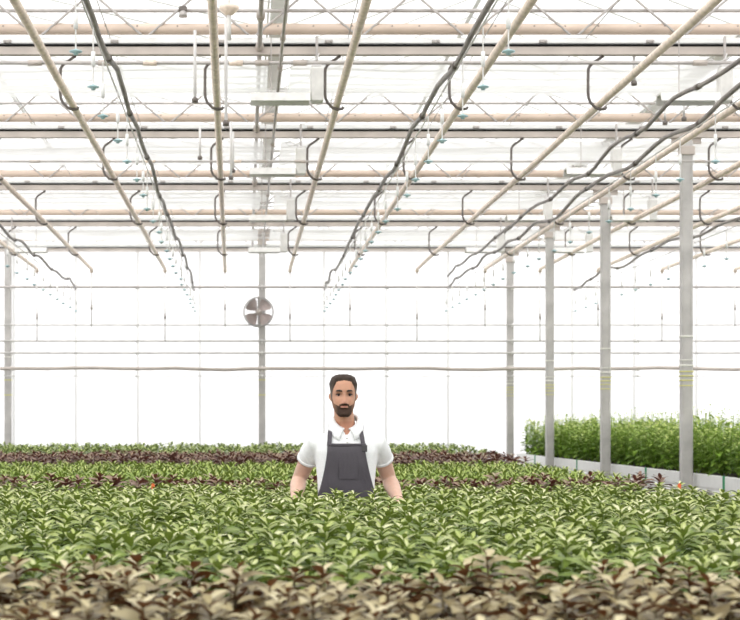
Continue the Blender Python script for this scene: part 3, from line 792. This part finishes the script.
# eyes and brows
for s in (-1,1):
    p = head_pt(.131, s*.42); 
    e = MB(); e.lathe((HX+s*.0285, p.y+.0085, HZ+warp(.130)), [(0,-.0118),(.006,-.0102),(.0102,-.006),(.0118,0),(.0102,.006),(0,.0118)], 14, 'y')
    eo = e.obj('eye', M['eyewhite'], man, True)
    MB().lathe((HX+s*.0285, p.y+.0085, HZ+warp(.130)), [(0,-.0135),(.0048,-.0128),(.0066,-.0095),(0,-.008)], 14, 'y').obj('iris', M['eye'], eo, True)
    lid = MB(); pts = [(HX+s*(.0285+dx), p.y+.0080-.0118+.5*dx*dx/.012-.0022, HZ+warp(.1355)-.20*dx*dx/.012) for dx in (-.016,-.010,-.003,.004,.011,.017)]
    lid.tube(pts, [.0012,.0026,.003,.003,.0026,.0012], 8); lid.obj('upper_lashes', M['hair'], eo, True)
    b = MB(); bp = []
    for i in range(8):
        u = i/7; a = s*(.17+.50*u); q = head_pt(.1475+.006*math.sin(u*PI*.7)-.004*u, a, .0015); bp.append(q)
    b.tube(bp, [(.0028,.0028),(.0045,.003),(.005,.003),(.005,.003),(.0045,.003),(.004,.0028),(.003,.002),(.0015,.0015)], 8); b.obj('eyebrow', M['hair'], man, True)
# hair: short crop, sides tapered
def shell(name, rows, cols, keep, thick, mat, colfn=None):
    m = MB(); idx = {}
    for i in range(rows+1):
        for j in range(cols):
            t = .002+.223*i/rows; a = 2*PI*j/cols
            k = keep(t, a)
            th = thick(t, a)*min(1, max(0, k)); nz = 1+.25*noise.noise(Vector((math.sin(a)*9, math.cos(a)*9, t*70)))
            if t > .19: p = head_pt(t, a, th*nz*.6); p.z += th*nz*.95
            else: p = head_pt(t, a, th*nz)
            idx[i,j] = len(m.v); m.v.append(tuple(p))
    for i in range(rows):
        for j in range(cols):
            t = .002+.223*(i+.5)/rows; a = 2*PI*(j+.5)/cols
            if keep(t, a) > -.05: m.f.append((idx[i,j], idx[i,(j+1)%cols], idx[i+1,(j+1)%cols], idx[i+1,j]))
    if rows > 0 and keep(.225, 0) > 0: m.f.append(tuple(idx[rows,j] for j in range(cols)))
    used = sorted({v for f in m.f for v in f}); mp = {v:i for i, v in enumerate(used)}
    m.v = [m.v[v] for v in used]; m.f = [tuple(mp[v] for v in f) for f in m.f]
    o = m.obj(name, mat, man, True)
    if colfn: vcol(o.data, colfn)
    return o
def wrapa(a): return abs((a+PI) % (2*PI) - PI)
def keep_hair(t, a):
    b = wrapa(a)
    if b < .62: line = .201-.012*b
    elif b < .95: line = .1936-.0366*(b-.62)/.33
    elif b < 1.22: line = .157-.045*(b-.95)/.27
    elif b < 1.5: line = .095
    elif b < 1.95: line = .155
    else: line = .155-.115*min(1,(b-1.95)/.5)
    return (t-line)/.012
shell('hair', 90, 120, keep_hair, lambda t, a: .0025+.009*min(1,max(0,(t-.15)/.05)), M['hair2'] if 'hair2' in M else M['beard'],
      lambda co: Vector((.17,.14,.12)).lerp(Vector((.052,.037,.029)), min(1,max(0,(co.z-HZ-.13)/.05))))
def keep_beard(t, a):
    b = wrapa(a); p = head_pt(t, a); x = abs(p.x-HX)
    if b > 1.50: return -1
    top = .040 if x < .018 else None
    if x < .0125 and .0605 < t < .0715: return -1          # mouth
    if x < .026 and .0555 <= t < .083:                     # moustache and corners
        return min((.0835-.22*max(0,x-.008)-t)/.004, 1) if (t > .0712 or x > .0195) else (-1 if t > .0595 else 1)
    line = .060+.0*x
    if x > .026: line = .068+ (x-.026)*.55
    if b > 1.05: line = .085+.06*(b-1.05)/.25
    return (line-t)/.008
shell('beard', 110, 150, keep_beard, lambda t, a: .0012+.0032*G(t-.018,.035), M['beard'],
      lambda co: Vector((.058,.034,.024)).lerp(Vector((.27,.15,.10)), min(1,max(0,max((co.z-HZ-.055)/.05*min(1,max(0,abs(co.x-HX)-.02)/.02), (abs(co.x-HX)-.034)/.02)))))
# polo shirt
sm = MB()
g = .011
loft(sm, [(1.0,.158+g,.112,.112)]+[(z,w+g*(1.0 if z < 1.44 else .9),f+g,b+g) for z, w, f, b in TS[2:-1]]+[(1.520,.076,.062,.072)], 40)
for s in (-1,1):
    A = ARM[s]; sh, el = A['sh'], A['el']; d = el-sh
    sm.tube([sh+Vector((-s*.08,0,.0)), sh+Vector((s*.0,0,.004)), sh+d*.22, sh+d*.43], [.058,.064,.060,.0585], 22)
shirt = fuse(sm, 'polo_shirt', .007, M['shirt'], man, 5)
me = shirt.data
for v in me.vertices:                  # open placket: the cloth parts in a V below the throat
    x, y, z = v.co
    d = (z-1.488)*.8
    if y < -.0 and z > 1.488 and abs(x) < d: v.co.y += .03; v.co.z -= .012
# sleeve hems, collar, placket
for s in (-1,1):
    A = ARM[s]; sh, el = A['sh'], A['el']; d = el-sh
    MB().tube([sh+d*.375, sh+d*.385, sh+d*.435, sh+d*.445], [.059,.0615,.061,.058], 26).obj('sleeve_hem', M['shirt'], shirt, True)
cm = MB(); N = 40
for i in range(N+1):
    u = i/N; a = .20+(2*PI-.40)*u         # around the neck, opening at the throat
    fr = .5+.5*math.cos(a)                # 1 at the throat, 0 at the nape
    sx, cy = math.sin(a), math.cos(a)
    zb = 1.588-.080*fr**1.9
    stand = Vector((.060*sx, .010-.066*cy, zb)); top = Vector((.065*sx, .010-.071*cy, zb+.010)); 
    pt = fr**4
    wd = .020+.014*fr+.012*pt; out = Vector((sx*(1+.35*pt) + (1 if sx > 0 else -1)*.45*pt, -cy, 0)).normalized()
    mid = top+out*wd*.55+Vector((0,0,-.012-.006*fr)); low = top+out*wd+Vector((0,-.004*pt,-.034-.012*fr-.016*pt))
    for p in (stand, top, mid, low): cm.v.append(tuple(p))
for i in range(N):
    for j in range(3):
        q = i*4+j; cm.f.append((q,q+4,q+5,q+1))
co_ = cm.obj('collar', M['shirt'], shirt, True); so_ = co_.modifiers.new('s','SOLIDIFY'); so_.thickness = .004
def front_y(z, x, off):
    w, f, b = interp(TS, z); w += g+.004; f += g; ex = 2.3
    r = min(.995, abs(x)/w); c = (f-b-0)/2; d = (f+b+g)/2
    return -(c+d*(1-r**ex)**(1/ex))-off
pm = MB(); pm.v = []
for i in range(6):
    z = 1.482-.055*i/5
    for x in (-.014,.014): pm.v.append((x, front_y(z,x,.004), z))
for i in range(5): pm.f.append((2*i,2*i+2,2*i+3,2*i+1))
pm.obj('placket', M['shirt'], shirt, True)
for z in (1.470,1.448): MB().lathe((0,front_y(z,0,.006),z),[(0,-.003),(.005,-.002),(.005,.001),(0,.001)],10,'y').obj('button', M['pale_glint_button'], shirt, True)
# apron
am = MB(); RO, CO = 44, 30
for i in range(RO+1):
    z = 1.440-.72*i/RO; t = min(1,(1.440-z)/.26)
    hw = .098+.052*t**1.5+.02*max(0,min(1,(1.2-z)/.2))
    for j in range(CO+1):
        x = (j/CO-.5)*2*hw-.007*(1-t)
        zz = max(z,.88)
        y = front_y(zz, x*.96, .007+.004*(noise.noise(Vector((x*9,z*5,3)))+.5)+.003*math.sin(z*38+x*10)*min(1,t))
        if z < .98: y = min(y, front_y(1.0,x*.9,.012)-.01)
        am.v.append((x, y, z))
for i in range(RO):
    for j in range(CO):
        q = i*(CO+1)+j; am.f.append((q,q+CO+1,q+CO+2,q+1))
ap = am.obj('apron', M['apron'], man, True); s_ = ap.modifiers.new('s','SOLIDIFY'); s_.thickness = .003
hm = MB(); hp = [(x, front_y(1.434,x*.96,.012), 1.434) for x in [(-.098+.196*i/20) for i in range(21)]]
hm.tube(hp, [(.003,.008)]*21, 8, flat=(0,1,0)); hm.obj('bib_hem', M['apron'], ap, True)
pk = MB(); n = 0                        # sewn chest pocket
for i in range(9):
    z = 1.375-.12*i/8
    for j in range(9):
        x = -.045+.10*j/8; pk.v.append((x, front_y(z,x*.96,.0125), z))
for i in range(8):
    for j in range(8): q = i*9+j; pk.f.append((q,q+9,q+10,q+1))
pk.obj('chest_pocket', M['apron'], ap, True)
def ribbon(pts, w, mat, name, par):
    m = MB(); k = len(pts); pts = [Vector(p) for p in pts]
    for i, p in enumerate(pts):
        t = (pts[min(i+1,k-1)]-pts[max(i-1,0)]).normalized(); nrm = Vector((p.x*.6, p.y-.01, .12 if p.z < 1.47 else .6)).normalized(); sd_ = t.cross(nrm).normalized()
        for q in (-1,1): m.v.append(tuple(p+sd_*q*w/2))
    for i in range(k-1): m.f.append((2*i,2*i+1,2*i+3,2*i+2))
    o = m.obj(name, mat, par); s_ = o.modifiers.new('s','SOLIDIFY'); s_.thickness = .003; s_.offset = 0
    return o
for s in (-1,1):
    pts = []
    for i in range(8):
        u = i/7; z = 1.43+.075*u; x = s*(.090-.008*u)-.006
        if z < 1.47: y = front_y(z, x, .012)
        else: y = front_y(1.47, x, .012)+(z-1.47)*1.1
        pts.append((x, y, z))
    pts += [(s*.080,-.015,1.520),(s*.076,.02,1.522),(s*.066,.055,1.520),(s*.03,.082,1.520),(0,.09,1.518)]
    st = ribbon(pts, .024, M['apron'], 'neck_strap', ap)
    if s > 0:
        MB().bbox((s*.090,front_y(1.42,.09,.018),1.416),(.028,.008,.036),.003).obj('strap_buckle', M['cable2'], st)
# trousers, belt line, shoes
tm = MB(); loft(tm, [(.84,.172,.115,.125),(.95,.172,.118,.128),(1.03,.160,.112,.112)], 30)
for s in (-1,1): tm.tube([(s*.085,.0,.94),(s*.09,0,.80),(s*.095,-.01,.5),(s*.10,.01,.3),(s*.10,.02,.09)], [.112,.105,.085,.078,.072], 18)
fuse(tm, 'trousers', .012, M['trousers'], man, 3)
for s in (-1,1):
    sh_ = MB(); sh_.tube([(s*.10,.085,.05),(s*.10,.03,.055),(s*.108,-.06,.05),(s*.118,-.16,.04),(s*.121,-.20,.035)], [(.035,.03),(.05,.042),(.045,.046),(.036,.046),(.022,.03)], 16, flat=(0,0,1))
    for i, v in enumerate(sh_.v): sh_.v[i] = (v[0], v[1], max(.0, v[2]))
    sh_.obj('shoe', M['shoe'], man, True)


# ---------------------------------------------------------------- light and camera
w = bpy.data.worlds.new('bright_overcast'); SC.world = w; w.use_nodes = True
nt = w.node_tree; bg = nt.nodes['Background']
tc = nt.nodes.new('ShaderNodeTexCoord'); sx = nt.nodes.new('ShaderNodeSeparateXYZ'); nt.links.new(tc.outputs['Generated'], sx.inputs[0])
rp = nt.nodes.new('ShaderNodeValToRGB'); rp.color_ramp.elements[0].position = .3; rp.color_ramp.elements[1].position = .8
rp.color_ramp.elements[0].color = (.97,.96,.96,1); rp.color_ramp.elements[1].color = (1,1,1,1)
mr = nt.nodes.new('ShaderNodeMapRange'); mr.inputs['From Min'].default_value = -1; nt.links.new(sx.outputs['Z'], mr.inputs['Value']); nt.links.new(mr.outputs[0], rp.inputs['Fac'])
nt.links.new(rp.outputs['Color'], bg.inputs['Color']); bg.inputs['Strength'].default_value = 1.75
sd = bpy.data.lights.new('sun','SUN'); sd.energy = 1.4; sd.angle = 1.2; sd.color = (1,.98,.95)
so = bpy.data.objects.new('sun', sd); COL.objects.link(so); so.rotation_euler = (math.radians(28), math.radians(-18), 0)
cd = bpy.data.cameras.new('camera'); co = bpy.data.objects.new('camera', cd); COL.objects.link(co)
co.location = (0,0,CAMZ); co.rotation_euler = (PI/2,0,0)
cd.sensor_width = 36; cd.lens = 36*F/740; cd.shift_x = (370-CX)/740; cd.shift_y = (CY-310)/740
cd.clip_end = 200
cd.dof.use_dof = True; cd.dof.focus_distance = 8.5; cd.dof.aperture_fstop = 6.3
SC.camera = co
SC.view_settings.view_transform = 'Standard'; SC.view_settings.look = 'None'
SC.view_settings.exposure = 0
SC.cycles.transparent_max_bounces = 16
